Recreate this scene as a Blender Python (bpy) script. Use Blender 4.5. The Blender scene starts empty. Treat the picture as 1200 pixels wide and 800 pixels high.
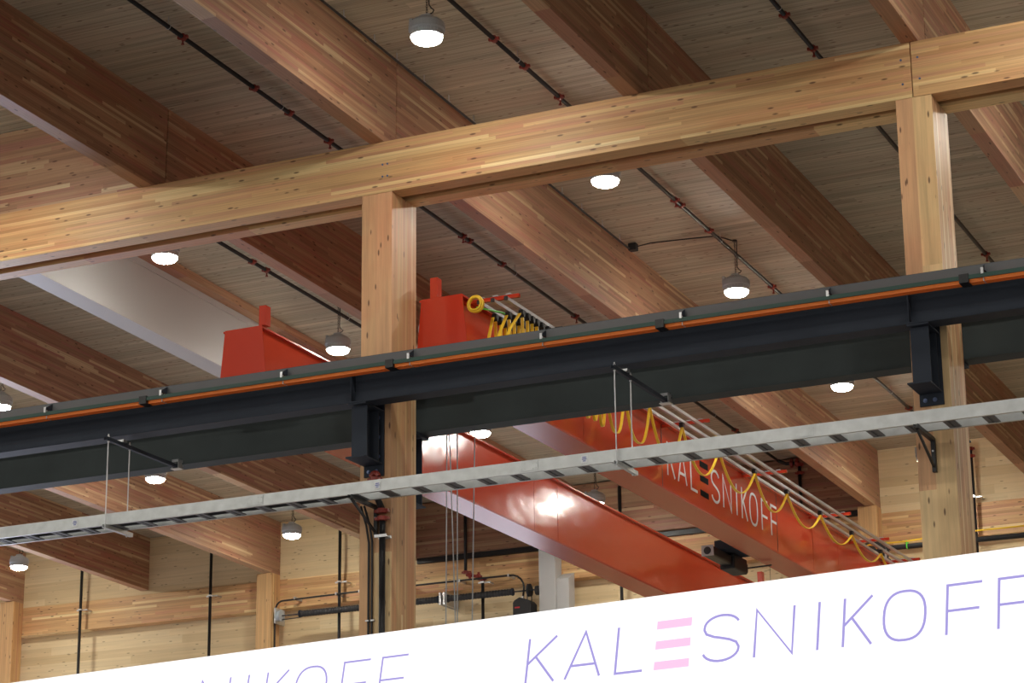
import bpy, bmesh, math, random
from mathutils import Vector, Matrix
random.seed(7)
SC = bpy.context.scene
COL = SC.collection
PI = math.pi
EXPO = .9; EX = 2 ** EXPO

# ------------------------------------------------------------------ materials
class NT:
    def __init__(s, name):
        s.m = bpy.data.materials.new(name); s.m.use_nodes = True
        s.t = s.m.node_tree; s.b = s.t.nodes['Principled BSDF']
    def n(s, typ, **kw):
        x = s.t.nodes.new(typ)
        for k, v in kw.items(): setattr(x, k, v)
        return x
    def l(s, a, b): s.t.links.new(a, b)
    def math(s, op, a, b=None, c=None):
        x = s.n('ShaderNodeMath', operation=op)
        for i, v in enumerate((a, b, c)):
            if v is None: continue
            if isinstance(v, (int, float)): x.inputs[i].default_value = v
            else: s.l(v, x.inputs[i])
        return x.outputs[0]
    def xyz(s, a, b, c):
        x = s.n('ShaderNodeCombineXYZ')
        for i, v in enumerate((a, b, c)):
            if isinstance(v, (int, float)): x.inputs[i].default_value = v
            else: s.l(v, x.inputs[i])
        return x.outputs[0]
    def mix(s, blend, f, a, b):
        x = s.n('ShaderNodeMix', data_type='RGBA', blend_type=blend)
        for i, v in ((0, f), (6, a), (7, b)):
            if isinstance(v, (int, float)): x.inputs[i].default_value = v
            elif isinstance(v, tuple): x.inputs[i].default_value = v if len(v) == 4 else v + (1,)
            else: s.l(v, x.inputs[i])
        return x.outputs[2]
    def ramp(s, f, stops, const=False):
        x = s.n('ShaderNodeValToRGB'); r = x.color_ramp
        if const: r.interpolation = 'CONSTANT'
        while len(r.elements) > 1: r.elements.remove(r.elements[0])
        r.elements[0].position = stops[0][0]; r.elements[0].color = stops[0][1] + (1,)
        for p, c in stops[1:]:
            e = r.elements.new(p); e.color = c + (1,)
        s.l(f, x.inputs[0]); return x.outputs[0]

def plain(name, col, rough=.5, metal=0, spec=.5, coat=0, noise=0, nscale=3):
    k = NT(name); b = k.b
    b.inputs['Base Color'].default_value = col + (1,)
    b.inputs['Roughness'].default_value = rough; b.inputs['Metallic'].default_value = metal
    b.inputs['Specular IOR Level'].default_value = spec
    b.inputs['Coat Weight'].default_value = coat; b.inputs['Coat Roughness'].default_value = .08
    if noise:
        tc = k.n('ShaderNodeTexCoord'); nz = k.n('ShaderNodeTexNoise')
        nz.inputs['Scale'].default_value = nscale; nz.inputs['Detail'].default_value = 4
        k.l(tc.outputs['Object'], nz.inputs['Vector'])
        c = k.mix('MIX', nz.outputs[0], tuple(v * (1 - noise) for v in col), tuple(min(1, v * (1 + noise)) for v in col))
        k.l(c, b.inputs['Base Color'])
    return k.m

def emis(name, col, st):
    k = NT(name); b = k.b
    b.inputs['Base Color'].default_value = (.02, .02, .02, 1)
    b.inputs['Emission Color'].default_value = col + (1,); b.inputs['Emission Strength'].default_value = st
    return k.m

def wood(name, L, M, N, lam, blen, stops, grain=.22, knots=.8, gap=0.0, gapw=.03, stain=.35, nsplit=0.0, rough=.5, gs=(.7, 55, 55), hue=1.0):
    """laminated timber: boards run along axis L, stacked along axis M; colour changes board by board"""
    k = NT(name); tc = k.n('ShaderNodeTexCoord'); oi = k.n('ShaderNodeObjectInfo')
    sp = k.n('ShaderNodeSeparateXYZ'); k.l(tc.outputs['Object'], sp.inputs[0])
    ax = {'x': sp.outputs[0], 'y': sp.outputs[1], 'z': sp.outputs[2]}
    l, m, n = ax[L], ax[M], ax[N]
    off = k.math('MULTIPLY', oi.outputs['Random'], 97.0)
    mi = k.math('DIVIDE', k.math('ADD', m, .007), lam); idx = k.math('FLOOR', mi)
    if nsplit:
        idx = k.math('ADD', idx, k.math('MULTIPLY', k.math('FLOOR', k.math('DIVIDE', k.math('ADD', n, .013), nsplit)), 37.0))
    idx = k.math('ADD', idx, k.math('FLOOR', off))
    w1 = k.n('ShaderNodeTexWhiteNoise', noise_dimensions='1D'); k.l(idx, w1.inputs['W'])
    w0 = k.n('ShaderNodeTexWhiteNoise', noise_dimensions='1D'); k.l(k.math('ADD', idx, .37), w0.inputs['W'])
    bl = k.math('ADD', k.math('MULTIPLY', w0.outputs['Value'], blen), blen * .6)
    bi = k.math('FLOOR', k.math('DIVIDE', k.math('ADD', l, k.math('MULTIPLY', w1.outputs['Value'], 40.0)), bl))
    w2 = k.n('ShaderNodeTexWhiteNoise', noise_dimensions='2D'); k.l(k.xyz(idx, bi, 0), w2.inputs['Vector'])
    col = k.ramp(w2.outputs['Value'], stops)
    # grain
    gv = k.xyz(k.math('MULTIPLY', k.math('ADD', l, k.math('MULTIPLY', w2.outputs['Value'], 30)), gs[0]),
               k.math('MULTIPLY', m, gs[1]), k.math('ADD', k.math('MULTIPLY', n, gs[2]), k.math('MULTIPLY', bi, 3.1)))
    g = k.n('ShaderNodeTexNoise'); g.inputs['Scale'].default_value = 1; g.inputs['Detail'].default_value = 5; g.inputs['Roughness'].default_value = .65
    k.l(gv, g.inputs['Vector'])
    gr = k.n('ShaderNodeMapRange'); gr.inputs[1].default_value = .3; gr.inputs[2].default_value = .7
    gr.inputs[3].default_value = 1 - grain; gr.inputs[4].default_value = 1 + grain
    k.l(g.outputs[0], gr.inputs[0])
    col = k.mix('MULTIPLY', 1.0, col, k.xyz(gr.outputs[0], gr.outputs[0], gr.outputs[0]))
    # reddish stain blotches with their own shape
    if stain:
        s = k.n('ShaderNodeTexNoise'); s.inputs['Scale'].default_value = 1; s.inputs['Detail'].default_value = 3
        k.l(k.xyz(k.math('MULTIPLY', l, .9), k.math('MULTIPLY', m, 3.0), k.math('ADD', n, off)), s.inputs['Vector'])
        sr = k.n('ShaderNodeMapRange'); sr.inputs[1].default_value = .5; sr.inputs[2].default_value = .72
        sr.inputs[3].default_value = 0; sr.inputs[4].default_value = stain
        k.l(s.outputs[0], sr.inputs[0])
        col = k.mix('MULTIPLY', sr.outputs[0], col, (.98, .58, .54))
    if knots:
        v = k.n('ShaderNodeTexVoronoi'); v.inputs['Scale'].default_value = 1
        k.l(k.xyz(k.math('MULTIPLY', l, 3.6), k.math('MULTIPLY', m, 13), k.math('ADD', k.math('MULTIPLY', n, 13), off)), v.inputs['Vector'])
        kr = k.n('ShaderNodeMapRange'); kr.inputs[1].default_value = .09; kr.inputs[2].default_value = .16
        kr.inputs[3].default_value = 1 - knots; kr.inputs[4].default_value = 1
        k.l(v.outputs['Distance'], kr.inputs[0])
        col = k.mix('MIX', kr.outputs[0], (.10, .045, .025), col)
    if gap:
        f = k.math('FRACT', mi); d = k.math('MINIMUM', f, k.math('SUBTRACT', 1.0, f))
        gg = k.n('ShaderNodeMapRange'); gg.inputs[1].default_value = 0; gg.inputs[2].default_value = gapw
        gg.inputs[3].default_value = 1 - gap; gg.inputs[4].default_value = 1
        k.l(d, gg.inputs[0])
        col = k.mix('MULTIPLY', 1.0, col, k.xyz(gg.outputs[0], gg.outputs[0], gg.outputs[0]))
    k.l(col, k.b.inputs['Base Color'])
    k.b.inputs['Roughness'].default_value = rough
    k.b.inputs['Specular IOR Level'].default_value = .35
    return k.m

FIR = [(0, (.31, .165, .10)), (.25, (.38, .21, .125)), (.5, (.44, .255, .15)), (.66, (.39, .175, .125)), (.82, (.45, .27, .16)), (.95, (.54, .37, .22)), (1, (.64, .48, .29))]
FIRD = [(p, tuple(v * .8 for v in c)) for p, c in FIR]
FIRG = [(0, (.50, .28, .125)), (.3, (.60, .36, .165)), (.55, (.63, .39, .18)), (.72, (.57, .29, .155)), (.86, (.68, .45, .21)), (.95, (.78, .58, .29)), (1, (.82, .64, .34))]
PALE = [(0, (.66, .50, .28)), (.5, (.72, .56, .33)), (1, (.78, .63, .39))]
M = {}
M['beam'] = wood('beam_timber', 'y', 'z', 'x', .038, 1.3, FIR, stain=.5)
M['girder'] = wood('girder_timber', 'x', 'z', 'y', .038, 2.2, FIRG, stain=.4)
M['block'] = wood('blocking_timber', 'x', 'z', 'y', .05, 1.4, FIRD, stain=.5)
COLR = [(0, (.57, .33, .165)), (.35, (.63, .38, .19)), (.55, (.60, .335, .18)), (.75, (.65, .42, .205)), (1, (.78, .60, .34))]
M['column'] = wood('column_timber', 'z', 'y', 'x', .0361, 9.0, COLR, stain=.5, nsplit=.2, gs=(.6, 42, 13), knots=.85)
M['post'] = wood('post_timber', 'z', 'y', 'x', .036, 5.0, FIRG, stain=.25, gs=(.6, 40, 40))
M['band'] = wood('band_timber', 'x', 'z', 'y', .05, 1.6, FIRG, stain=.35)
M['deck'] = wood('deck_timber', 'x', 'y', 'z', .125, 4.0, [(0, (.41, .37, .275)), (.5, (.49, .44, .33)), (.8, (.45, .39, .29)), (1, (.55, .495, .375))],
                 grain=.30, knots=.75, gap=.40, gapw=.06, stain=.18, gs=(.5, 26, 26), rough=.6)
M['wall'] = wood('wall_timber', 'x', 'z', 'y', .16, 3.0, PALE, grain=.10, knots=.5, gap=.15, gapw=.03, stain=0, gs=(.5, 14, 14), rough=.6)
M['strip'] = wood('strip_timber', 'y', 'z', 'x', .04, 2.0, FIR, stain=.5)
M['steel'] = plain('painted_dark_steel', (.036, .043, .058), .6, 0, .08, noise=.18, nscale=2)
M['steel2'] = plain('mottled_steel', (.050, .060, .062), .6, 0, .08, noise=.4, nscale=1.3)  # green-grey with coarse random mottling
M['black'] = plain('black_pipe', (.012, .012, .014), .45)
M['rubber'] = plain('black_rubber', (.015, .015, .017), .6)
M['galv'] = plain('galvanised_steel', (.52, .54, .55), .42, .75, .5, noise=.25, nscale=9)
M['alu'] = plain('aluminium_rail', (.50, .51, .54), .38, .7)
M['rung'] = plain('shaded_galvanised_rung', (.13, .135, .14), .6, .2, .4)  # galvanised steel with the shade on the rungs put into a darker grey
M['zinc'] = plain('zinc_hardware', (.62, .63, .66), .35, .8)
M['red'] = plain('crane_red_gloss', (.53, .038, .015), .16, 0, .6, coat=.5)
k = NT('crane_red_web'); b = k.b
b.inputs['Base Color'].default_value = (.60, .055, .018, 1); b.inputs['Roughness'].default_value = .14; b.inputs['Specular IOR Level'].default_value = .5
b.inputs['Coat Weight'].default_value = .25; b.inputs['Coat Roughness'].default_value = .07
tc = k.n('ShaderNodeTexCoord'); mp = k.n('ShaderNodeMapping'); mp.inputs['Scale'].default_value = (1, .9, 1.6)
nz = k.n('ShaderNodeTexNoise'); nz.inputs['Scale'].default_value = 2.2; nz.inputs['Detail'].default_value = 1
bp = k.n('ShaderNodeBump'); bp.inputs['Strength'].default_value = .5; bp.inputs['Distance'].default_value = .012
k.l(tc.outputs['Object'], mp.inputs[0]); k.l(mp.outputs[0], nz.inputs['Vector']); k.l(nz.outputs[0], bp.inputs['Height'])
k.l(bp.outputs[0], b.inputs['Normal']); k.l(bp.outputs[0], b.inputs['Coat Normal'])
M['redweb'] = k.m
M['redmat'] = plain('crane_red_flange', (.42, .042, .022), .24, 0, .35)
M['redfit'] = plain('red_fitting', (.24, .028, .018), .4)
M['orange'] = plain('orange_insulation', (1.0, .24, .035), .5)
M['green'] = plain('green_insulation', (.014, .055, .042), .45)
M['yellow'] = plain('yellow_cable', (.92, .60, .03), .4)
M['white'] = plain('white_paint', (.47, .47, .47), .5)
M['letter'] = plain('white_lettering', (.75, .72, .74), .4)
M['bar'] = plain('black_lettering', (.008, .008, .008), .9, 0, .1)
M['blue'] = plain('blue_plastic', (.02, .09, .42), .4)
M['limegreen'] = plain('green_cable', (.12, .70, .06), .4)
M['bolt'] = plain('blue_grey_bolt', (.13, .17, .30), .35, .5)
M['cast'] = plain('grey_casting', (.42, .46, .49), .5, .1)
M['lens'] = emis('lamp_lens_glow', (1, .965, .86), 118)
M['sign'] = emis('sign_face_glow', (1, .985, 1), 1.25 / EX)
M['signtext'] = emis('sign_letter_glow', (.40, .35, .78), .95 / EX)
M['signpink'] = emis('sign_bar_glow', (1.0, .60, .86), 1.0 / EX)
M['label'] = plain('paper_label', (.7, .72, .75), .5)
M['inkblue'] = plain('blue_ink', (.10, .12, .40), .5)
M['floor_far'] = plain('pale_concrete', (.50, .48, .50), .5, noise=.1, nscale=.4)
M['floor_near'] = plain('dark_carpet', (.16, .15, .15), .9)
M['drywall'] = plain('off_white_board', (.55, .52, .46), .7)

# ------------------------------------------------------------------ mesh helpers
SIB = {}
KEEP = ('ceiling', 'floor', 'wall_far', 'print')
def clusters(bm):
    """groups of faces that do not touch one another"""
    seen = set(); isl = []
    for f in bm.faces:
        if f in seen: continue
        st = [f]; seen.add(f); g = []
        while st:
            q = st.pop(); g.append(q)
            for e in q.edges:
                for r in e.link_faces:
                    if r not in seen: seen.add(r); st.append(r)
        vs = [v.co for q in g for v in q.verts]
        isl.append([g, [min(c[i] for c in vs) - .002 for i in range(3)], [max(c[i] for c in vs) + .002 for i in range(3)]])
    merged = True
    while merged:
        merged = False
        for i in range(len(isl)):
            for j in range(i + 1, len(isl)):
                a, b = isl[i], isl[j]
                if all(a[1][k] <= b[2][k] and b[1][k] <= a[2][k] for k in range(3)):
                    isl[i] = [a[0] + b[0], [min(x, y) for x, y in zip(a[1], b[1])], [max(x, y) for x, y in zip(a[2], b[2])]]
                    del isl[j]; merged = True; break
            if merged: break
    return [g for g, _, _ in isl]
def link(name, bm, mat, parent=None, bevel=0, smooth=False):
    bmesh.ops.recalc_face_normals(bm, faces=bm.faces)
    if name not in KEEP and parent is not None:
        cl = clusters(bm)
        if len(cl) > 1:
            out = []
            for g in cl:
                nb = bmesh.new(); mp = {}
                for f in g:
                    nb.faces.new([mp.setdefault(v, None) or mp.__setitem__(v, nb.verts.new(v.co)) or mp[v] for v in f.verts])
                out.append(link1(name, nb, mat, parent, bevel, smooth))
            bm.free(); SIB[out[0].name] = out[1:]
            return out[0]
    return link1(name, bm, mat, parent, bevel, smooth)
def link1(name, bm, mat, parent=None, bevel=0, smooth=False):
    bmesh.ops.recalc_face_normals(bm, faces=bm.faces)
    me = bpy.data.meshes.new(name); bm.to_mesh(me); bm.free()
    o = bpy.data.objects.new(name, me); COL.objects.link(o)
    for x in (mat if isinstance(mat, list) else [mat]): me.materials.append(x)
    if smooth:
        for p in me.polygons: p.use_smooth = True
    if bevel:
        b = o.modifiers.new('edge', 'BEVEL'); b.width = bevel; b.segments = 2; b.limit_method = 'ANGLE'
    if parent: o.parent = parent; o.matrix_parent_inverse = parent.matrix_world.inverted()
    return o
def tag(o, label, cat, group=None):
    o['label'] = label; o['category'] = cat
    if group: o['group'] = group
    return o
def part(o, label):
    o['label'] = label
    for q in SIB.get(o.name, []): q['label'] = label
    return o
def struct(o): o['kind'] = 'structure'; return o
def empty(name, loc=(0, 0, 0)):
    o = bpy.data.objects.new(name, None); o.empty_display_size = .1; COL.objects.link(o); o.location = loc
    bpy.context.view_layer.update(); return o
def box(bm, x0, x1, y0, y1, z0, z1, mi=0):
    v = [bm.verts.new((x, y, z)) for z in (z0, z1) for y in (y0, y1) for x in (x0, x1)]
    for f in ((0, 1, 3, 2), (4, 5, 7, 6), (0, 1, 5, 4), (2, 3, 7, 6), (0, 2, 6, 4), (1, 3, 7, 5)):
        bm.faces.new([v[i] for i in f]).material_index = mi
    return bm
def B(*a): return box(bmesh.new(), *a)
def prism(bm, pts, axis, a0, a1):
    """extrude a 2-D outline along an axis; pts are in the other two axes in x,y,z order"""
    def P(p, a):
        return {'x': (a, p[0], p[1]), 'y': (p[0], a, p[1]), 'z': (p[0], p[1], a)}[axis]
    A = [bm.verts.new(P(p, a0)) for p in pts]; C = [bm.verts.new(P(p, a1)) for p in pts]; n = len(pts)
    bm.faces.new(A); bm.faces.new(C[::-1])
    for i in range(n): bm.faces.new((A[i], A[(i + 1) % n], C[(i + 1) % n], C[i]))
    return bm
def tube(bm, pts, r, seg=10, closed=False, flat=None):
    """tube along a polyline; flat=(w,h,upvec) gives a flat strap section"""
    pts = [Vector(p) for p in pts]; n = len(pts); rings = []
    t0 = (pts[1] - pts[0]).normalized()
    up = Vector((0, 0, 1)) if abs(t0.z) < .9 else Vector((1, 0, 0))
    if flat: up = Vector(flat[2])
    for i, p in enumerate(pts):
        if closed: t = (pts[(i + 1) % n] - pts[i - 1]).normalized()
        else: t = (pts[min(i + 1, n - 1)] - pts[max(i - 1, 0)]).normalized()
        s = t.cross(up)
        if s.length < 1e-4: s = t.cross(Vector((0, 1, 0)))
        s.normalize(); u = s.cross(t).normalized()
        if not flat: up = u
        ring = []
        if flat:
            w, h = flat[0] / 2, flat[1] / 2
            for a, b in ((-w, -h), (w, -h), (w, h), (-w, h)): ring.append(bm.verts.new(p + u * a + s * b))
        else:
            for k in range(seg):
                a = 2 * PI * k / seg; ring.append(bm.verts.new(p + (s * math.cos(a) + u * math.sin(a)) * r))
        rings.append(ring)
    m = len(rings[0])
    for i in range(n if closed else n - 1):
        a, b = rings[i], rings[(i + 1) % n]
        for k in range(m): bm.faces.new((a[k], a[(k + 1) % m], b[(k + 1) % m], b[k]))
    if not closed:
        bm.faces.new(rings[0][::-1]); bm.faces.new(rings[-1])
    return bm
def T(pts, r, seg=10, **k): return tube(bmesh.new(), pts, r, seg, **k)
def lathe(bm, prof, c, seg=24, axis='z'):
    rings = []
    for r, h in prof:
        ring = []
        for k in range(seg):
            a = 2 * PI * k / seg; x, y = r * math.cos(a), r * math.sin(a)
            q = {'z': (x, y, h), 'y': (x, h, y), 'x': (h, x, y)}[axis]
            ring.append(bm.verts.new((c[0] + q[0], c[1] + q[1], c[2] + q[2])))
        rings.append(ring)
    for a, b in zip(rings, rings[1:]):
        for k in range(seg): bm.faces.new((a[k], a[(k + 1) % seg], b[(k + 1) % seg], b[k]))
    bm.faces.new(rings[0][::-1]); bm.faces.new(rings[-1])
    return bm
def arc(c, r, a0, a1, n, plane='xz'):
    o = []
    for i in range(n + 1):
        a = math.radians(a0 + (a1 - a0) * i / n); p, q = r * math.cos(a), r * math.sin(a)
        o.append({'xz': (c[0] + p, c[1], c[2] + q), 'yz': (c[0], c[1] + p, c[2] + q), 'xy': (c[0] + p, c[1] + q, c[2])}[plane])
    return o
def copy_tree(o, parent=None):
    c = o.copy(); COL.objects.link(c); c.parent = parent
    for ch in o.children: copy_tree(ch, c)
    return c

# ------------------------------------------------------------------ measured constants
SL = .0169                       # fall of the roof towards the far wall
CEI = 12.66; BOT = 11.608; YW = 18.28
GZ0, GZ1 = 11.016, 11.608        # main girder
def ceil(y): return CEI - SL * y

# ------------------------------------------------------------------ setting
bm = bmesh.new()
pts = [(-18.6, ceil(-18.6)), (YW + .6, ceil(YW + .6)), (YW + .6, ceil(YW + .6) + .18), (-18.6, ceil(-18.6) + .18)]
prism(bm, pts, 'x', -48, 22)
struct(link('ceiling', bm, M['deck']))
bm = B(-48, 22, .8, 19.2, -.1, 0); struct(link('floor', bm, M['floor_far']))
bm = B(-48, 22, -32, .8, -.1, 0); struct(link('floor', bm, M['floor_near']))
bm = B(-48, 22, YW, YW + .22, 11.22, 12.55); 
for a, b_, z0 in ((-48, -38.6, 0), (-38.6, -31.4, 9.6), (-31.4, -20.9, 0), (-20.9, -18.45, 8.2), (-18.45, 22, 0)): box(bm, a, b_, YW + .24, YW + .44, z0, 11.3)
struct(link('wall_far', bm, M['wall']))
struct(link('wall_left', B(-48.2, -48, -32, 19, 0, 12.9), M['drywall']))
struct(link('wall_right', B(22, 22.2, -32, 19, 0, 12.9), M['drywall']))

# ------------------------------------------------------------------ roof beams (3 m apart), far bay and near bay
def beam_mesh(length):
    bm = bmesh.new(); box(bm, -.18, 0, 0, length, 0, 1.052); return bm
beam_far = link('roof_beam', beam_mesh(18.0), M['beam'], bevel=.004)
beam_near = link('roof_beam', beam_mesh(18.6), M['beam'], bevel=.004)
GF = 'roof beams over the far bay'; GN = 'roof beams over the near bay'
far = [(-3, 'far bay roof beam beyond the right edge, right of the right timber column'),
       (-6, 'reddish far bay roof beam running off the right edge behind the right column'),
       (-9, 'far bay roof beam passing just left of the right column above the runway beam'),
       (-12, 'long tan roof beam landing on the wall post just left of the right column'),
       (-15, 'dark brown glulam roof beam crossing behind the left timber column above the crane'),
       (-21, 'dark brown glulam roof beam at left just below the white boxed beam'),
       (-24, 'brown roof beam at lower left landing on the wall post left of the left column'),
       (-27, 'brown glulam roof beam at lower left ending on the wall band without a post under it'),
       (-30, 'brown roof beam cut by the left edge, landing on the leftmost wall post')]
first = True
for X, lab in far:
    o = beam_far if first else beam_far.copy()
    if not first: COL.objects.link(o)
    first = False
    o.location = (X, .285, BOT - SL * .285); o.rotation_euler = (-math.atan(SL), 0, 0)
    tag(o, lab, 'roof beam', GF)
near = [(-6, 'pinkish glulam roof beam of the near bay meeting the girder joint above the right column'),
        (-9, 'reddish glulam roof beam of the near bay at top centre, right of the brightest lamp'),
        (-12, 'wide golden glulam roof beam of the near bay left of the brightest lamp'),
        (-15, 'dark red-brown glulam roof beam of the near bay in the upper left corner')]
first = True
for X, lab in near:
    o = beam_near if first else beam_near.copy()
    if not first: COL.objects.link(o)
    first = False
    o.location = (X, .265 - 18.6, BOT - SL * (.265 - 18.6)); o.rotation_euler = (-math.atan(SL), 0, 0)
    tag(o, lab, 'roof beam', GN)
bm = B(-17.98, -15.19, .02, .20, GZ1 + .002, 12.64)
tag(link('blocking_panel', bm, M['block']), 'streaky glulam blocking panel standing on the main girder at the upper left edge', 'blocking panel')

# ------------------------------------------------------------------ main girder (double) and columns
g = empty('timber_girder', (-21, .11, GZ0))
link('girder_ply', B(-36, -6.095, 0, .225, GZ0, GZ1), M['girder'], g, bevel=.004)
bm = bmesh.new()
for X, z in ((-6.19, 11.43), (-6.185, 11.17), (-12.02, 11.20), (-11.96, 11.20), (-12.02, 11.34), (-11.96, 11.34)):
    lathe(bm, [(.012, -.006), (.012, .004)], (X, 0, z), 8, 'y')
part(link('bolt', bm, M['bolt'], g), 'small blue-grey screw heads')
tag(g, 'long front glulam girder from the left edge to the joint over the right timber column', 'girder', 'front girder lengths')
g = empty('timber_girder', (0, .11, GZ0))
link('girder_ply', B(-6.085, 6, 0, .225, GZ0, GZ1), M['girder'], g, bevel=.004)
bm = bmesh.new()
for X, z in ((-6.02, 11.43), (-6.01, 11.20)): lathe(bm, [(.012, -.006), (.012, .004)], (X, 0, z), 8, 'y')
part(link('bolt', bm, M['bolt'], g), 'small blue-grey screw heads')
tag(g, 'short front glulam girder length right of the joint over the right timber column', 'girder', 'front girder lengths')
o = link('timber_girder', B(-36, 6, .375, .575, GZ0, GZ1 - .011), M['girder'], bevel=.004)
tag(o, 'rear glulam girder seen as a pink strip behind the soffit of the front girder', 'girder')
for X, lab in ((-12.0875, 'left timber column, yellowish with striped glulam edge, holding up the main girder'),
               (-6.0875, 'right timber column, orange with a pale bright glulam edge, below the girder joint')):
    c = link('timber_column', B(-.183, .183, 0, .575, 0, GZ0 - .002), M['column'], bevel=.004)
    c.location = (X, 0, 0); tag(c, lab, 'column', 'main timber columns')

# ------------------------------------------------------------------ white boxed beam at left
def sl_box(bm, x0, x1, y0, y1, za, zb):
    """box whose top and bottom follow the roof fall; za, zb given at y = 0"""
    v = []
    for z in (za, zb):
        for y in (y0, y1):
            for x in (x0, x1): v.append(bm.verts.new((x, y, z - SL * y)))
    for f in ((0, 1, 3, 2), (4, 5, 7, 6), (0, 1, 5, 4), (2, 3, 7, 6), (0, 2, 6, 4), (1, 3, 7, 5)): bm.faces.new([v[i] for i in f])
    return bm
w = empty('white_beam', (-18.1, 9, 11.5))
link('casing', sl_box(bmesh.new(), -18.25, -17.93, .6, 18.2, 11.615, 12.53), M['white'], w, bevel=.004)
link('lip', sl_box(bmesh.new(), -17.93, -17.915, .6, 18.2, 12.44, 12.53), M['white'], w)
tag(w, 'wide white boxed beam under the ceiling at left, running behind the red crane end', 'beam')
tag(link('timber_strip', sl_box(bmesh.new(), -18.1, -17.76, .6, 18.2, 12.535, 12.655), M['strip']),
    'thin brown timber strip along the ceiling on top of the white boxed beam', 'timber strip')

# ------------------------------------------------------------------ far wall band and posts
tag(link('band_beam', B(-48, 22, YW - .02, YW + .235, 10.64, 11.215), M['band'], bevel=.004),
    'long horizontal glulam band beam along the far wall below the roof beam ends', 'beam')
for X, lab in ((-30, 'timber wall post at the left edge under a roof beam end'),
               (-24, 'timber wall post between the left edge and the left column, under a roof beam end'),
               (-12, 'timber wall post just left of the right column, behind the festoon rails'),
               (-6, 'timber wall post right of the right column near the right edge')):
    zt = BOT - SL * 18.1
    p = link('wall_post', B(-.31, .02, 17.93, YW - .03, 0, zt - .004), M['post'], bevel=.004)
    p.location = (X, 0, 0); tag(p, lab, 'post', 'timber posts on the far wall')

hb = empty('header_beam', (-16.6, 18.2, 11.3))
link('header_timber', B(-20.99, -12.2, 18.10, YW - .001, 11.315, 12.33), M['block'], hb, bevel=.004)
part(link('shadow_strip', B(-20.99, -12.2, 18.20, YW - .001, 11.218, 11.313), M['black'], hb), 'black strip standing in for the shadow gap under the header')  # black strip drawn in place of the shadow below the header
tag(hb, 'reddish glulam header on the far wall above the band beam, behind the crane girders', 'beam')
# ------------------------------------------------------------------ white steel post on the far wall
w = empty('white_post', (-18.1, 18, 0))
link('front_box', B(-18.36, -18.035, 17.93, 18.22, 0, 11.28), M['white'], w, bevel=.004)
bm = bmesh.new(); prism(bm, [(17.98, 0), (18.24, 0), (18.24, 10.74), (17.98, 10.60)], 'x', -18.033, -17.79)
link('side_box', bm, M['white'], w, bevel=.004)
tag(w, 'white steel post on the far wall below the left crane girder', 'post')

# ------------------------------------------------------------------ runway beams
def ibeam(bm, x0, x1, yc, z0, z1, bf, tf, tw):
    prism(bm, [(yc - bf, z0), (yc + bf, z0), (yc + bf, z0 + tf), (yc + tw, z0 + tf), (yc + tw, z1 - tf), (yc + bf, z1 - tf),
               (yc + bf, z1), (yc - bf, z1), (yc - bf, z1 - tf), (yc - tw, z1 - tf), (yc - tw, z0 + tf), (yc - bf, z0 + tf)], 'x', x0, x1)
    return bm
YC = -.325
r = empty('runway_beam', (-12, YC, 8.555))
link('web_and_flanges', ibeam(bmesh.new(), -36, 6, YC, 8.555, 9.015, .105, .018, .006), M['steel'], r)
bm = bmesh.new(); prism(bm, [(-.46, 8.942), (-.452, 8.942), (-.452, 9.017), (-.19, 9.017), (-.19, 8.942), (-.18, 8.942), (-.18, 9.028), (-.46, 9.028)], 'x', -36, 6)
part(link('cap_channel', bm, plain('cap_grey', (.085, .09, .10), .5), r), 'mid-grey cap channel')
link('crane_rail', B(-36, 6, YC - .02, YC + .02, 9.031, 9.07), M['steel'], r)
for X in (-18.09, -12.155, -6.155, -.09):
    link('stiffener', B(X - .006, X + .006, YC - .1, YC - .007, 8.574, 8.996), M['steel'], r)
tag(r, 'front dark steel runway beam crossing the picture, carrying the orange conductor bars', 'runway beam')
YF = .885
r = empty('runway_beam', (-12, YF, 8.5))
link('web_and_flanges', ibeam(bmesh.new(), -36, 6, YF, 8.5, 9.0, .11, .018, .006), M['steel2'], r)
link('crane_rail', B(-36, 6, YF - .02, YF + .02, 9.001, 9.05), M['steel'], r)
tag(r, 'rear dark green-grey steel runway beam seen below and behind the front one', 'runway beam')
# corbel brackets, front
def corbel(X, lab):
    c = empty('corbel_bracket', (X, 0, 7.86))
    link('back_plate', B(X - .118, X + .118, -.022, -.002, 7.85, 8.70), M['steel'], c, bevel=.002)
    link('seat_plate', B(X - .118, X + .108, -.425, -.023, 7.968, 7.984), M['steel'], c, bevel=.002)
    bm = bmesh.new(); box(bm, X - .075, X + .105, -.372, -.356, 7.985, 8.53); box(bm, X - .004, X + .008, -.356, -.12, 7.985, 8.53)
    box(bm, X - .075, X + .105, -.12, -.105, 7.985, 8.53)
    link('stub', bm, M['steel'], c)
    link('top_plate', B(X - .09, X + .12, -.43, -.023, 8.535, 8.552), M['steel'], c)
    for dx, z in ((-.062, 7.905), (.032, 7.905), (.055, 8.06), (.055, 8.27), (.055, 8.48), (-.085, 8.06), (-.085, 8.27)):
        bm = bmesh.new(); lathe(bm, [(.022, -.026), (.022, -.023)], (X + dx, 0, z), 14, 'y'); lathe(bm, [(.012, -.04), (.017, -.036), (.017, -.026)], (X + dx, 0, z), 6, 'y')
        part(link('bolt', bm, M['bolt'], c), 'shiny blue-grey bolt head')
    tag(c, lab, 'bracket', 'corbel brackets under the front runway beam')
corbel(-12.095, 'dark steel corbel bracket bolted to the left timber column under the front runway beam')
corbel(-6.088, 'dark steel corbel bracket bolted to the right timber column under the front runway beam')
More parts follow.
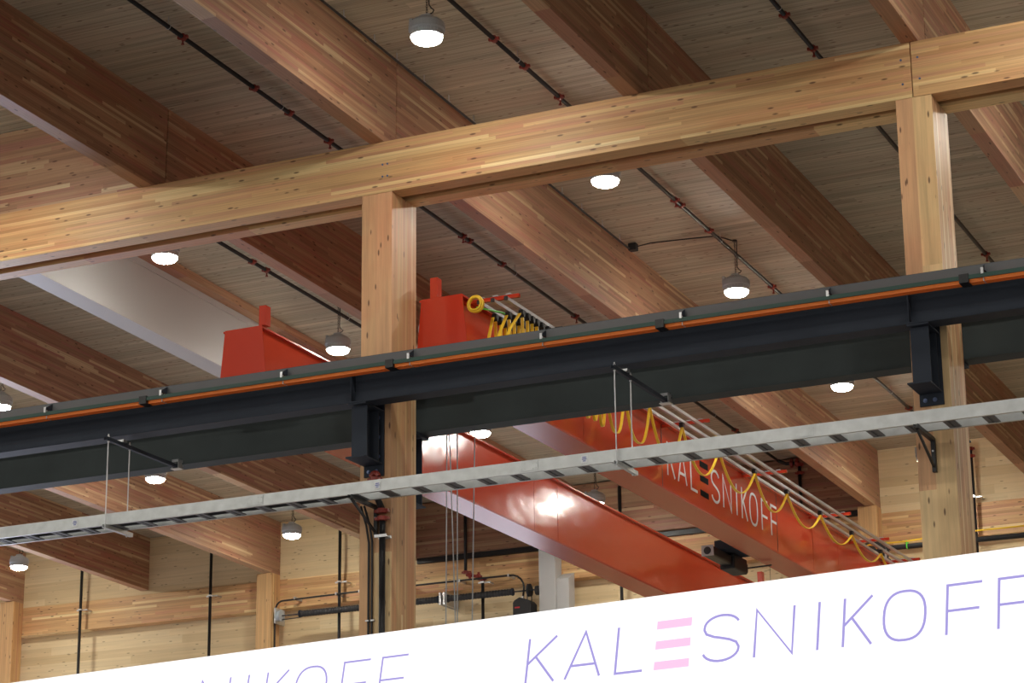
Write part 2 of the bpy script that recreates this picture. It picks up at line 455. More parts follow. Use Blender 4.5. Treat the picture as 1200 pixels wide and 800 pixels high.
for X, lab in ((-12.09, 'steel corbel bracket on the back of the left timber column, seen past its edge'),
               (-6.09, 'steel corbel bracket on the back of the right column under the rear runway beam')):
    c = empty('rear_bracket', (X, .58, 7.86))
    link('back_plate', B(X - .118, X + .118, .577, .597, 7.6, 8.60), M['steel'], c)
    link('stub', B(X - .10, X + .10, .87, .886, 7.72, 8.46), M['steel'], c); link('web_plate', B(X - .005, X + .005, .598, .869, 7.72, 8.46), M['steel'], c)
    link('seat_plate', B(X - .11, X + .11, .598, .95, 7.70, 7.716), M['steel'], c)
    link('top_plate', B(X - .11, X + .13, .598, .99, 8.465, 8.497), M['steel'], c)
    tag(c, lab, 'bracket', 'corbel brackets under the rear runway beam')
# conductor bars on the front runway beam
cb = empty('conductor_bars', (-12, -.54, 8.86))
def vbar(y, mat, lab, zb=8.826):
    bm = bmesh.new(); prism(bm, [(y - .009, zb), (y + .009, zb), (y + .011, 8.892), (y - .011, 8.892)], 'x', -36, 6)
    part(link('conductor_bar', bm, mat, cb), lab)
vbar(-.600, M['green'], 'dark green earth bar', 8.853)
for y in (-.562, -.524, -.486): vbar(y, M['orange'], 'orange power bar')
for i in range(14):
    X = -24.9 + 1.502 * i
    bm = bmesh.new(); box(bm, X - .004, X + .004, -.61, -.462, 8.918, 8.925)
    prism(bm, [(-.61, 8.925), (-.61, 8.932), (-.463, 9.02), (-.463, 8.925)], 'x', X - .02, X - .014)
    box(bm, X - .02, X + .02, -.61, -.463, 8.918, 8.925)
    link('support_arm', bm, M['steel'], cb)
    bm = bmesh.new(); box(bm, X - .016, X + .010, -.618, -.611, 8.885, 8.945)
    for y in (-.581, -.543, -.505): lathe(bm, [(.006, 8.820), (.006, 8.917)], (X, y, 0), 8)
    part(link('clip', bm, M['zinc'], cb), 'small bright metal clip')
for X in (-20.62, -17.62, -14.61, -11.6, -8.6, -5.55):
    bm = bmesh.new()
    box(bm, X - .05, X + .04, -.618, -.470, 8.820, 8.905)
    part(link('joint_cover', bm, M['black'], cb), 'black joint cover')
tag(cb, 'bright orange and green crane conductor bars along the top of the front runway beam', 'conductor bars')

# ------------------------------------------------------------------ cable tray
tr = empty('cable_tray', (-12, -.42, 7.53))
def rail(y0, y1, lipdir):
    bm = bmesh.new(); s = lipdir
    if s > 0: prism(bm, [(y0, 7.535), (y0 + .03, 7.535), (y0 + .03, 7.539), (y0 + .004, 7.539), (y0 + .004, 7.654), (y0 + .03, 7.654), (y0 + .03, 7.658), (y0, 7.658)], 'x', -30, 4)
    else: prism(bm, [(y1, 7.535), (y1 - .03, 7.535), (y1 - .03, 7.539), (y1 - .004, 7.539), (y1 - .004, 7.654), (y1 - .03, 7.654), (y1 - .03, 7.658), (y1, 7.658)], 'x', -30, 4)
    return bm
link('side_rail', rail(-.58, 0, 1), M['galv'], tr); link('side_rail', rail(0, -.25, -1), M['galv'], tr)
x = -27.92; k = 0
while x < 2.5:
    bm = bmesh.new()
    for dx in (-.055, .012):
        box(bm, x + dx, x + dx + .043, -.575, -.255, 7.541, 7.552)
    box(bm, x - .012, x + .012, -.575, -.255, 7.549, 7.5515)
    for yy in (-.52, -.44, -.36): box(bm, x - .006, x + .006, yy, yy + .04, 7.545, 7.549)
    link('rung', bm, M['rung'], tr); x += .3685; k += 1
for X in (-18.1, -13.2, -10.05, -7.18, -3.9):
    bm = B(X - .10, X + .10, -.586, -.581, 7.548, 7.648)
    for dx in (-.08, -.045, .045, .08):
        for z in (7.57, 7.625): lathe(bm, [(.006, -.592), (.006, -.586)], (X + dx, 0, z), 6, 'y')
    link('splice_plate', bm, M['galv'], tr)
for X in (-15.45, -11.75, -9.45):
    bm = B(X - .035, X + .035, -.5835, -.5812, 7.56, 7.635)
    lb = part(link('label', bm, M['label'], tr), 'small white sticker')
    bm = bmesh.new()
    for dz, w_ in ((.0, .05), (.018, .04), (-.018, .03)): box(bm, X - w_ / 2, X + w_ / 2, -.5842, -.5836, 7.597 + dz - .005, 7.597 + dz + .005)
    part(link('print', bm, M['inkblue'], lb), 'blue print lines on the sticker')
tag(tr, 'galvanised ladder cable tray running across the picture below the runway beams', 'cable tray')
for y, lab in ((-.47, 'black cable lying at the front inside the left part of the tray'), (-.36, 'black cable lying at the back inside the left part of the tray')):
    c = empty('tray_cable', (-20, y, 7.58))
    link('cable_run', T([(-29, y, 7.577), (-12.6, y, 7.577), (-12.35, y + .01, 7.577), (-12.2, -.40, 7.577)], .024, 8), M['rubber'], c, smooth=True)
    tag(c, lab, 'cable', 'cables in the tray')
# tray hangers
def hanger(X, lab):
    h = empty('tray_hanger', (X, -.4, 7.49))
    bm = bmesh.new(); box(bm, X - .02, X + .02, -.68, .80, 8.452, 8.456); box(bm, X - .02, X - .016, -.68, .80, 8.456, 8.493); box(bm, X + .016, X + .02, -.68, .80, 8.456, 8.493)
    part(link('strut_bar', bm, M['steel'], h), 'dark slotted strut bar')
    for y in (-.622, -.212):
        link('threaded_rod', T([(X, y, 7.47), (X, y, 8.53)], .007, 8), M['zinc'], h)
    bm = bmesh.new(); box(bm, X - .02, X + .02, -.65, -.12, 7.49, 7.494); box(bm, X - .02, X - .016, -.65, -.12, 7.494, 7.531); box(bm, X + .016, X + .02, -.65, -.12, 7.494, 7.531)
    link('trapeze', bm, M['galv'], h)
    bm = bmesh.new()
    for y in (-.622, -.212):
        for z in (7.478, 8.44, 8.50): lathe(bm, [(.013, z), (.013, z + .01)], (X, y, 0), 6)
    link('nut', bm, M['zinc'], h)
    bm = B(X - .045, X - .037, .70, .79, 8.45, 8.55); box(bm, X + .037, X + .045, .70, .79, 8.45, 8.55); box(bm, X - .045, X + .045, .70, .705, 8.52, 8.55); box(bm, X - .06, X + .06, .70, .79, 8.442, 8.450)
    part(link('beam_clamp', bm, M['zinc'], h), 'bright beam clamp')
    bm = B(X - .045, X + .045, -.40, -.33, 8.495, 8.52); link('beam_clamp', bm, M['zinc'], h)
    tag(h, lab, 'hanger', 'tray hangers')
hanger(-15.03, 'strut and two threaded rods hanging the cable tray at left, above the lit lamp')
hanger(-9.09, 'strut and two threaded rods hanging the cable tray between the columns, beside the yellow cables')
def cantilever(X, lab):
    h = empty('tray_bracket', (X, 0, 7.2))
    link('wall_plate', B(X - .02, X + .02, -.045, -.001, 7.20, 7.53), M['black'], h, bevel=.002)
    bm = bmesh.new(); box(bm, X - .022, X - .017, -.60, -.046, 7.496, 7.533); box(bm, X + .017, X + .022, -.60, -.046, 7.496, 7.533); box(bm, X - .017, X + .017, -.60, -.046, 7.496, 7.50)
    link('arm', bm, M['black'], h)
    bm = bmesh.new(); tube(bm, [(X, -.56, 7.495), (X, -.05, 7.25)], 0, flat=(.022, .022, (1, 0, 0))); link('brace', bm, M['black'], h)
    bm = bmesh.new()
    for z in (7.25, 7.40): lathe(bm, [(.010, -.056), (.010, -.046)], (X, 0, z), 6, 'y')
    link('bolt', bm, M['zinc'], h)
    tag(h, lab, 'bracket', 'black tray brackets')
cantilever(-6.10, 'black cantilever tray bracket on the right timber column')
cantilever(-12.062, 'black cantilever tray bracket on the left timber column beside the red pipe fitting')

# ------------------------------------------------------------------ pipe and conduits on the left column
p = empty('column_pipe', (-11.96, -.08, 0))
link('pipe', T([(-11.962, -.075, 0), (-11.962, -.075, 7.36)], .034, 14), M['black'], p, smooth=True)
link('slanted_pipe', T([(-11.962, -.075, 7.47), (-12.04, -.10, 7.66), (-12.05, -.10, 7.78)], .034, 14), M['black'], p, smooth=True)
def coupling(bm, c, axis, r, w=.03):
    prof = [(r * 1.25, -w), (r * 1.55, -w * .8), (r * 1.55, w * .8), (r * 1.25, w)]
    lathe(bm, prof, c, 14, axis)
    for s in (-1, 1):
        if axis == 'z': box(bm, c[0] + s * r * 1.9 - r * .45, c[0] + s * r * 1.9 + r * .45, c[1] - r * .6, c[1] + r * .6, c[2] - w * .6, c[2] + w * .6)
        if axis == 'y': box(bm, c[0] + s * r * 1.9 - r * .45, c[0] + s * r * 1.9 + r * .45, c[1] - w * .6, c[1] + w * .6, c[2] - r * .6, c[2] + r * .6)
        if axis == 'x': box(bm, c[0] - w * .6, c[0] + w * .6, c[1] - r * .6, c[1] + r * .6, c[2] + s * r * 1.9 - r * .45, c[2] + s * r * 1.9 + r * .45)
    return bm
for z, X in ((7.375, -11.962), (7.455, -11.965), (7.69, -12.045), (7.80, -12.05)):
    part(link('coupling', coupling(bmesh.new(), (X, -.08, z), 'z', .034, .026), M['redfit'], p), 'red grooved coupling')
bm = T(arc((-12.05, -.08, 7.83), .04, 0, 180, 6, 'xz'), .03, 10); part(link('elbow', bm, M['redfit'], p), 'red pipe elbow')
bm = bmesh.new(); box(bm, -12.03, -11.89, -.125, -.112, 7.17, 7.20); box(bm, -12.03, -11.89, -.035, -.001, 7.17, 7.20)
for xx in (-12.015, -11.905): box(bm, xx - .006, xx + .006, -.13, -.035, 7.178, 7.192)
part(link('clamp', bm, M['zinc'], p), 'yellowish pipe clamp')
tag(p, 'black sprinkler pipe with red grooved fittings on the front of the left timber column', 'pipe')
for X, lab in ((-12.148, 'left one of two thin black conduits on the left timber column'), (-12.108, 'right one of two thin black conduits, next to the sprinkler pipe on the left column')):
    c = empty('conduit', (X, -.03, 0))
    link('conduit_tube', T([(X, -.022, 0), (X, -.022, 7.15), (X + .0, -.08, 7.32), (X, -.20, 7.50)], .012, 8), M['black'], c)
    link('strap', B(X - .03, X + .03, -.036, -.001, 6.32, 6.335), M['zinc'], c)
    tag(c, lab, 'conduit', 'thin conduits on the left column')

# ------------------------------------------------------------------ lettering (stroke letters in a unit box)
def S_pts():
    o = []
    for i in range(13):
        a = math.radians(20 + 160 * i / 12 + 0); o.append((.5 + .46 * math.cos(a), .75 + .235 * math.sin(a)))
    o2 = []
    for i in range(5): t = i / 4; o2.append((.04 + .0 * t, .75 - .0 * t))
    mid = [(.04, .70), (.10, .61), (.30, .54), (.5, .5), (.72, .45), (.90, .38), (.97, .28)]
    o3 = []
    for i in range(13):
        a = math.radians(0 - 165 * i / 12); o3.append((.5 + .47 * math.cos(a), .245 + .23 * math.sin(a)))
    return o + mid + o3
def O_pts():
    o = []
    for i in range(37):
        a = 2 * PI * i / 36; c, s = math.cos(a), math.sin(a)
        o.append((.5 + .5 * math.copysign(abs(c) ** .8, c), .5 + .5 * math.copysign(abs(s) ** .8, s)))
    return o
# letter, left, right (in metres on the crane; cap height .48 m), strokes
LOGO = [('K', 0, .285, [[(0, 0), (0, 1)], [(.98, 1), (.02, .44)], [(.28, .58), (1, 0)]]),
        ('A', .37, .71, [[(0, 0), (.5, 1), (1, 0)], [(.15, .28), (.85, .28)]]),
        ('L', .835, 1.10, [[(0, 1), (0, 0), (1, 0)]]),
        ('E', 1.195, 1.505, None),
        ('S', 1.60, 1.95, [S_pts()]),
        ('N', 2.06, 2.40, [[(0, 0), (0, 1), (1, 0), (1, 1)]]),
        ('I', 2.59, 2.59, [[(0, 0), (0, 1)]]),
        ('K', 2.80, 3.05, [[(0, 0), (0, 1)], [(.98, 1), (.02, .44)], [(.28, .58), (1, 0)]]),
        ('O', 3.125, 3.475, [O_pts()]),
        ('F', 3.625, 3.915, [[(0, 0), (0, 1), (1, 1)], [(0, .48), (.93, .48)]]),
        ('F', 4.025, 4.305, [[(0, 0), (0, 1), (1, 1)], [(0, .48), (.93, .48)]])]
def ribbon(bm, pts, O, U, V, N, wd, th):
    """flat stroke of width wd lying in the plane O,U,V, th thick"""
    P = [Vector((p[0], p[1])) for p in pts]; n = len(P)
    closed = (P[0] - P[-1]).length < 1e-5
    if closed: P = P[:-1]; n -= 1
    Ls, Rs = [], []
    for i in range(n):
        a = P[i - 1] if (i > 0 or closed) else P[i]; c = P[(i + 1) % n] if (i < n - 1 or closed) else P[i]
        d1 = (P[i] - a); d2 = (c - P[i])
        d1 = d1.normalized() if d1.length > 1e-9 else d2.normalized(); d2 = d2.normalized() if d2.length > 1e-9 else d1
        n1 = Vector((-d1.y, d1.x)); n2 = Vector((-d2.y, d2.x)); m = n1 + n2
        m = m / max(m.dot(n1), .35) if m.length > 1e-6 else n1
        Ls.append(P[i] + m * wd / 2); Rs.append(P[i] - m * wd / 2)
    def W(q, h): return bm.verts.new(O + U * q.x + V * q.y + N * h)
    La = [W(q, th) for q in Ls]; Ra = [W(q, th) for q in Rs]; Lb = [W(q, 0) for q in Ls]; Rb = [W(q, 0) for q in Rs]
    for i in range(n if closed else n - 1):
        j = (i + 1) % n
        bm.faces.new((La[i], La[j], Ra[j], Ra[i])); bm.faces.new((Lb[i], Rb[i], Rb[j], Lb[j]))
        bm.faces.new((La[i], Lb[i], Lb[j], La[j])); bm.faces.new((Ra[i], Ra[j], Rb[j], Rb[i]))
    if not closed:
        bm.faces.new((La[0], Ra[0], Rb[0], Lb[0])); bm.faces.new((La[-1], Lb[-1], Rb[-1], Ra[-1]))
def quad3(bm, O, U, V, N, u0, u1, v0, v1, th):
    v = [bm.verts.new(O + U * u + V * w_ + N * h) for h in (0, th) for (u, w_) in ((u0, v0), (u1, v0), (u1, v1), (u0, v1))]
    for f in ((0, 3, 2, 1), (4, 5, 6, 7), (0, 1, 5, 4), (1, 2, 6, 5), (2, 3, 7, 6), (3, 0, 4, 7)): bm.faces.new([v[i] for i in f])
def logo(O, U, V, N, su, h, wd, th, mat, barmat, parent, name='letter'):
    for ch, a, b, st in LOGO:
        if st is None:
            for v0 in (0, .42, .83):
                bm = bmesh.new(); quad3(bm, O, U, V, N, a * su, b * su, v0 * h, (v0 + .17) * h, th)
                link('logo_bar', bm, barmat, parent)
            continue
        bm = bmesh.new(); hw = wd / 2
        for s in st:
            pts = [(a * su + hw + p[0] * max((b - a) * su - wd, 0), hw + p[1] * (h - wd)) for p in s]
            ribbon(bm, pts, O, U, V, N, wd, th)
        link(name, bm, mat, parent)

# ------------------------------------------------------------------ overhead crane
cr = empty('bridge_crane', (-12.9, 9, 9.05))
YE, YL = .65, 17.35
def girder(X0, X1, lab):
    """box girder, web faces at X0 and X1"""
    bm = bmesh.new()
    rings = []
    for y, wl, wh in ((YE + .012, .075, .0), (3.0, 0, 0), (YL - 2.4, 0, 0), (YL - .012, .075, 0)):
        rings.append([bm.verts.new(c) for c in ((X0 - wl, y, 9.10), (X1 + wl * 1.35, y, 9.10), (X1 + wh, y, 9.935), (X0 - wh, y, 9.935))])
    for a, b in zip(rings, rings[1:]):
        for i in range(4): bm.faces.new((a[i], a[(i + 1) % 4], b[(i + 1) % 4], b[i]))
    bm.faces.new(rings[0][::-1]); bm.faces.new(rings[-1])
    gg = part(link('crane_girder', bm, M['redweb'], cr), lab)
    link('top_flange', B(X0 - .06, X1 + .06, YE + .012, YL - .012, 9.936, 9.957), M['red'], gg)
    link('bottom_flange', B(X0 - .012, X1 + .006, YE + 1.2, YL - 1.2, 9.072, 9.099), M['redmat'], gg)
    for y0, y1 in ((YE, YE + .012), (YL - .012, YL)):
        bm = bmesh.new(); prism(bm, [(X0 - .03, 9.96), (X1 + .055, 9.96), (X1 + .15, 9.06), (X0 - .11, 9.06)], 'y', y0, y1)
        link('end_plate', bm, M['red'], gg)
    for yy in (YE + .001, YL - .111):
        link('buffer_post', B(X0 + .075, X0 + .165, yy, yy + .11, 9.962, 10.195), M['red'], gg, bevel=.004)
    return gg
gA = girder(-14.35, -13.955, 'left red box girder with bright lamp reflections')
# left girder: post stands at its right hand corner
for o in gA.children:
    if o.name.startswith('buffer_post'): o.location.x += .335
gB = girder(-11.85, -11.44, 'right red box girder carrying the white lettering')
XW = -11.44
for y in (6.57, 11.04, 2.6): link('weld_seam', B(XW + .0005, XW + .003, y - .006, y + .006, 9.10, 9.93), M['black'], gB)
for y in (4.03, 12.67, 13.9, 16.0): link('weld_seam', B(XW + .0003, XW + .0015, y - .003, y + .003, 9.10, 9.93), M['red'], gB)
for y in (8.1, 8.9): link('weld_seam', B(-13.954, -13.952, y - .003, y + .003, 9.10, 9.93), M['red'], gA)
logo(Vector((XW + .001, 6.745, 9.277)), Vector((0, 1, 0)), Vector((0, 0, 1)), Vector((1, 0, 0)), 1.0, .482, .036, .003, M['letter'], M['bar'], gB)
# end carriages on the two runways
for yy, zz in ((YF, 9.055), (17.1, 9.055)):
    bm = bmesh.new(); box(bm, -15.2, -10.6, yy - .10, yy + .10, zz + .16, zz + .03)
    box(bm, -15.2, -14.46, yy - .1, yy + .1, zz + .02, zz + .26); box(bm, -11.28, -10.6, yy - .1, yy + .1, zz + .02, zz + .26)
    link('end_carriage', bm, M['red'], cr, bevel=.004)
# festoon arms and rails on the right girder
ARMS = [.84, 3.75, 6.61, 9.63, 12.54, 14.5, 16.2]
for y in ARMS:
    link('festoon_arm', B(XW + .001, -10.785, y - .02, y + .02, 9.885, 9.925), M['red'], gB)
RX = [-11.23, -11.065, -10.905]
for X in RX:
    rl = link('festoon_rail', B(X - .018, X + .018, .76, 16.9, 9.845, 9.884), M['alu'], gB)
    link('rail_end_cap', B(X - .02, X + .02, .74, .759, 9.843, 9.886), M['black'], rl)
    bm = bmesh.new()
    for y in ARMS: box(bm, X - .03, X + .03, y - .035, y + .035, 9.926, 9.936)
    link('rail_clamp', bm, M['zinc'], rl)
tag(cr, 'red double-girder overhead bridge crane with white company lettering on its right girder', 'crane')

# festoon cables (flat yellow)
def loop_pts(x, y0, y1, z, d, n=14):
    return [(x, y0 + (y1 - y0) * i / n, z - d * (1 - abs(2 * i / n - 1) ** (2.6 if y1 - y0 < .9 else 2))) for i in range(n + 1)]
fc = empty('festoon_cable', (-11.14, 9, 9.3))
ys = [1.16, 1.30, 1.42, 1.54, 1.68, 1.84, 2.02]
for ri, X in enumerate(RX):
    for k, y in enumerate(ys):
        if k < 6:
            yy = ys[k + 1]; dd = .58 + .05 * ((k + ri) % 3)
            link('cable_loop', T(loop_pts(X, y, yy, 9.80, dd, 12), 0, flat=(.034, .010, (1, 0, 0))), M['yellow'], fc)
        bm = bmesh.new(); box(bm, X - .028, X + .028, y - .032, y + .032, 9.79, 9.842); lathe(bm, [(.02, -.03), (.02, .03)], (X, y, 9.78), 10, 'x')
        part(link('cable_trolley', bm, M['black'], fc), 'black cable trolley')
# near vertical straps right beneath the first trolleys
for X, yt, yb in ((RX[0], 1.10, .90), (RX[1], 1.10, .75), (RX[2], 1.10, .60)):
    link('cable_drop', T([(X, yt, 9.79), (X, (yt + yb) / 2, 9.55), (X, yb, 9.15)], 0, flat=(.036, .010, (1, 0, 0))), M['yellow'], fc)
tops = [2.02, 2.2, 2.4, 2.6, 2.8, 3.0, 3.2, 3.42, 3.62, 3.85, 4.44, 5.25, 6.35, 7.68, 9.08, 10.43, 11.93, 13.45, 14.95, 16.4]
deps = [.60, .62, .60, .62, .63, .60, .62, .60, .62, .60, .56, .56, .48, .42, .40, .34, .28, .26, .26]
XC = -11.065
for i in range(len(tops) - 1):
    link('cable_loop', T(loop_pts(XC, tops[i], tops[i + 1], 9.79, deps[i], 20), 0, flat=(.034, .012, (1, 0, 0))), M['yellow'], fc)
for y in tops[1:]:
    bm = bmesh.new(); box(bm, XC - .028, XC + .028, y - .035, y + .035, 9.785, 9.842)
    part(link('cable_trolley', bm, M['black'], fc), 'black cable trolley')
part(link('blue_tag', B(-11.10, -11.03, .70, .72, 9.12, 9.235), M['blue'], fc), 'small blue box on the cables')
tag(fc, 'yellow flat cables looping from the rails beside the lettered crane girder', 'cable')
# cable coil at the first arm
cc = empty('cable_coil', (-11.3, .8, 9.8))
for i, (dy, rr) in enumerate(((0, .085), (.018, .078), (.036, .09), (.054, .072))):
    link('coil_turn', T(arc((-11.27, .775 - dy, 9.85), rr, 0, 360, 24, 'xz')[:-1], .011, 8, closed=True), M['yellow'], cc)
link('green_wire', T([(-11.28, .80, 9.83), (-11.2, .90, 9.82), (-11.15, 1.2, 9.86), (-11.08, 1.5, 9.80)], .011, 8), M['limegreen'], cc)
tag(cc, 'coil of yellow cable with a green wire on the first festoon arm', 'cable coil')
# devices behind the first end plate
t = empty('limit_switch', (-11.3, 1.0, 9.2))
link('switch_body', B(-11.40, -11.30, .95, 1.05, 9.17, 9.36), M['black'], t, bevel=.01)
link('switch_arm', B(-11.395, -11.375, .94, .949, 9.2, 9.42), M['zinc'], t)
link('cable_box', B(-11.43, -11.15, 1.2, 1.6, 9.1, 9.28), M['rubber'], t)
link('bracket', B(-11.438, -11.20, 1.0, 1.2, 9.12, 9.15), M['steel'], t)
tag(t, 'small black limit switch on the side of the lettered crane girder near its end plate', 'switch')
t = empty('white_box', (-10.86, 3.0, 9.7))
link('box_body', B(-10.86, -10.78, 1.98, 2.10, 9.56, 9.86), M['white'], t, bevel=.005)
link('box_bracket', B(-10.90, -10.80, 2.0, 2.08, 9.861, 9.884), M['black'], t)
tag(t, 'narrow white box behind the bunched yellow cables', 'box')

# hoist trolley between the girders, with ropes
h = empty('hoist_trolley', (-12.9, 4, 9.9))
bm = B(-14.05, -11.75, 3.1, 3.2, 9.97, 10.05); box(bm, -14.05, -11.75, 4.5, 4.6, 9.97, 10.05); box(bm, -14.05, -13.95, 3.1, 4.6, 9.97, 10.05); box(bm, -11.85, -11.75, 3.1, 4.6, 9.97, 10.05)
link('trolley_frame', bm, M['steel'], h)
link('rope_drum', lathe(bmesh.new(), [(.17, -13.6), (.2, -13.6), (.2, -13.57), (.16, -13.57), (.16, -12.45), (.2, -12.45), (.2, -12.42), (.17, -12.42)], (0, 3.9, 9.82), 24, 'x'), M['cast'], h, smooth=False)
link('hoist_motor', lathe(bmesh.new(), [(.08, -12.41), (.15, -12.40), (.15, -12.0), (.08, -11.98)], (0, 3.9, 9.84), 20, 'x'), M['cast'], h)
for x0, x1 in ((-13.245, -13.27), (-13.222, -13.14), (-13.105, -13.116), (-12.861, -12.92)):
    link('wire_rope', T([(x0, 4.0, 9.70), (x1, 4.0, 7.0), (x1, 4.0, 3.2)], .0075, 6), M['cast'], h)
link('cable_reel', lathe(bmesh.new(), [(.06, -.08), (.13, -.075), (.13, .075), (.06, .08)], (-12.42, 1.9, 10.02), 18, 'x'), M['cast'], h)
link('reel_arm', B(-12.46, -12.38, 1.95, 3.1, 9.98, 10.04), M['steel'], h)
link('control_cable', T([(-12.44, 1.9, 9.94), (-12.40, 1.85, 9.86), (-12.36, 1.8, 9.76), (-12.40, 1.8, 9.6), (-12.44, 1.85, 9.5)], .013, 8), M['yellow'], h)
link('hook_block', B(-13.3, -12.88, 3.92, 4.08, 2.9, 3.3), M['yellow'], h, bevel=.03)
tag(h, 'hoist trolley between the crane girders, its wire ropes hanging right of the left column', 'hoist')
# machine hanging left of the lettered girder
t = empty('gear_motor', (-12.15, 10.9, 9.0))
link('motor_body', B(-12.27, -12.10, 10.16, 11.6, 8.95, 9.09), M['black'], t, bevel=.02)
link('gearbox', B(-12.29, -12.06, 10.9, 11.45, 8.90, 9.12), M['rubber'], t, bevel=.02)
f = part(link('end_cover', B(-12.28, -12.10, 10.14, 10.16, 8.95, 9.10), M['white'], t), 'white square end cover')
link('shaft_opening', lathe(bmesh.new(), [(.05, 10.13), (.055, 10.139)], (-12.19, 0, 9.025), 20, 'y'), M['black'], f)
bm = bmesh.new(); prism(bm, [(-12.25, 9.13), (-11.88, 9.13), (-11.88, 9.17), (-12.05, 9.26), (-12.25, 9.26)], 'y', 10.6, 11.3)
link('mounting_bracket', bm, M['steel'], t)
link('torque_rod', T([(-12.10, 11.5, 9.01), (-11.72, 11.55, 9.03)], .012, 8), M['black'], t)
link('pull_wire', T([(-11.75, 11.55, 9.03), (-11.75, 11.55, 8.4)], .003, 6), M['black'], t)
tag(t, 'black gear motor with a white square end below the lettered crane girder', 'motor')

# ------------------------------------------------------------------ high-bay lamps
def make_lamp():
    r = empty('pendant_lamp')
    bm = bmesh.new()
    lathe(bm, [(.06, .235), (.10, .23), (.15, .20), (.178, .17), (.185, .10), (.17, .085), (.17, .03), (.15, .02)], (0, 0, 0), 32)
    for k in range(28):
        a = 2 * PI * k / 28; c, s = math.cos(a), math.sin(a)
        v = []
        for rr, z in ((.165, .03), (.19, .09), (.192, .165), (.155, .21)):
            for w_ in (-.004, .004): v.append(bm.verts.new((rr * c - w_ * s, rr * s + w_ * c, z)))
        for i in range(3): bm.faces.new((v[2 * i], v[2 * i + 1], v[2 * i + 3], v[2 * i + 2]))
    link('housing', bm, M['cast'], r)
    bm = bmesh.new(); box(bm, -.05, .05, -.05, .05, .23, .27); box(bm, -.19, -.15, -.03, .03, .16, .26)
    link('driver_box', bm, M['cast'], r, bevel=.006)
    lathe_p = [(.155, .019)] + [(.155 * math.cos(math.radians(a)), .012 - .055 * math.sin(math.radians(a))) for a in (5, 20, 35, 50, 65, 80)]
    part(link('lens', lathe(bmesh.new(), lathe_p, (0, 0, 0), 28), M['lens'], r, smooth=True), 'glowing white lens')
    bm = bmesh.new(); z = .285; i = 0
    top = CEI - 11.85
    while z < .80:
        pl = 'xz' if i % 2 else 'yz'
        pts = [(p[0], p[1], z + (p[2] - z) * 1.7) for p in arc((0, 0, z), .010, 0, 360, 10, pl)[:-1]]
        tube(bm, pts, .0028, 5, closed=True); z += .026; i += 1
    link('chain', bm, M['black'], r)
    link('power_cord', T([(.03, 0, .80), (.025, 0, .55), (.02, .01, .38), (.045, .01, .34), (.075, .01, .315), (.06, .01, .29), (.02, 0, .275)], .007, 6), M['black'], r)
    link('ceiling_hook', lathe(bmesh.new(), [(.012, .795), (.035, .80), (.035, .812)], (0, 0, 0), 12), M['black'], r)
    return r
lamps = [(-10.59, -1.74, 11.835, 'nearest and largest lit high-bay lamp, at the top of the picture'),
 (-10.59, 2.85, 11.848, 'lit high-bay lamp tucked under the main girder between the two columns'),
 (-16.59, 2.72, 11.80, 'lit high-bay lamp under the main girder at left, above the white boxed beam'),
 (-10.59, 7.29, 11.79, 'lit high-bay lamp on its chain just above the runway beam, centre right'),
 (-16.59, 7.22, 11.80, 'lit high-bay lamp just left of the left column, touching the runway beam top'),
 (-22.59, 7.41, 11.77, 'lit high-bay lamp cut by the left edge just above the runway beam'),
 (-10.59, 11.81, 11.64, 'lit high-bay lamp just below the runway beam, left of the right column'),
 (-16.59, 11.87, 11.68, 'lit high-bay lamp just right of the left column, above the red girder'),
 (-22.59, 11.73, 11.59, 'lit high-bay lamp below the runway beam at left, beside the tray hanger'),
 (-22.59, 16.29, 11.53, 'lit high-bay lamp below the cable tray, left of the left timber column'),
 (-28.59, 16.17, 11.51, 'lit high-bay lamp below the cable tray near the left edge'),
 (-16.59, 16.44, 11.49, 'dark-looking high-bay lamp whose lens is hidden by the left crane girder'),
 (-10.59, 16.3, 11.53, 'lit high-bay lamp hidden behind the right timber column')]
extra = [(x, y, 11.83 - SL * y) for x in (-4.59, 1.41, 7.41) for y in (-6.3, -1.74, 2.8, 7.3, 11.8, 16.3)] + \
        [(-16.59, -1.74, 11.86), (-22.59, -1.74, 11.86), (-22.59, 2.8, 11.8), (-28.59, 7.3, 11.7), (-28.59, 11.8, 11.63), (-34.59, 11.8, 11.63), (-34.59, 16.3, 11.55)] + \
        [(x, y, 11.83 - SL * y) for x in (-28.59, -22.59, -16.59, -10.59) for y in (-6.3, -10.9, -15.4)] + [(-28.59, -1.74, 11.86)]
L0 = make_lamp()
allp = [l for l in lamps] + [e + (None,) for e in extra]
for i, (x, y, z, lab) in enumerate(allp):
    o = L0 if i == 0 else copy_tree(L0)
    o.location = (x, y, z + .0)
    dz = ceil(y) - (z + .812)
    if abs(dz) > .002: o.scale = (1, 1, 1); o.location.z = z
    tag(o, lab or 'high-bay lamp of the same kind further along the hall, outside the picture', 'lamp', 'high-bay lamps' if lab else 'high-bay lamps beyond the frame')
    if abs(dz) > .002:   # suspension reaches the deck: lengthen chain, cord and hook of this copy
        for ch in o.children:
            if ch.name.startswith(('chain', 'power_cord', 'ceiling_hook')):
                s = (.812 + dz - .28) / (.812 - .28); ch.scale = (1, 1, s); ch.location = (0, 0, .28 * (1 - s))

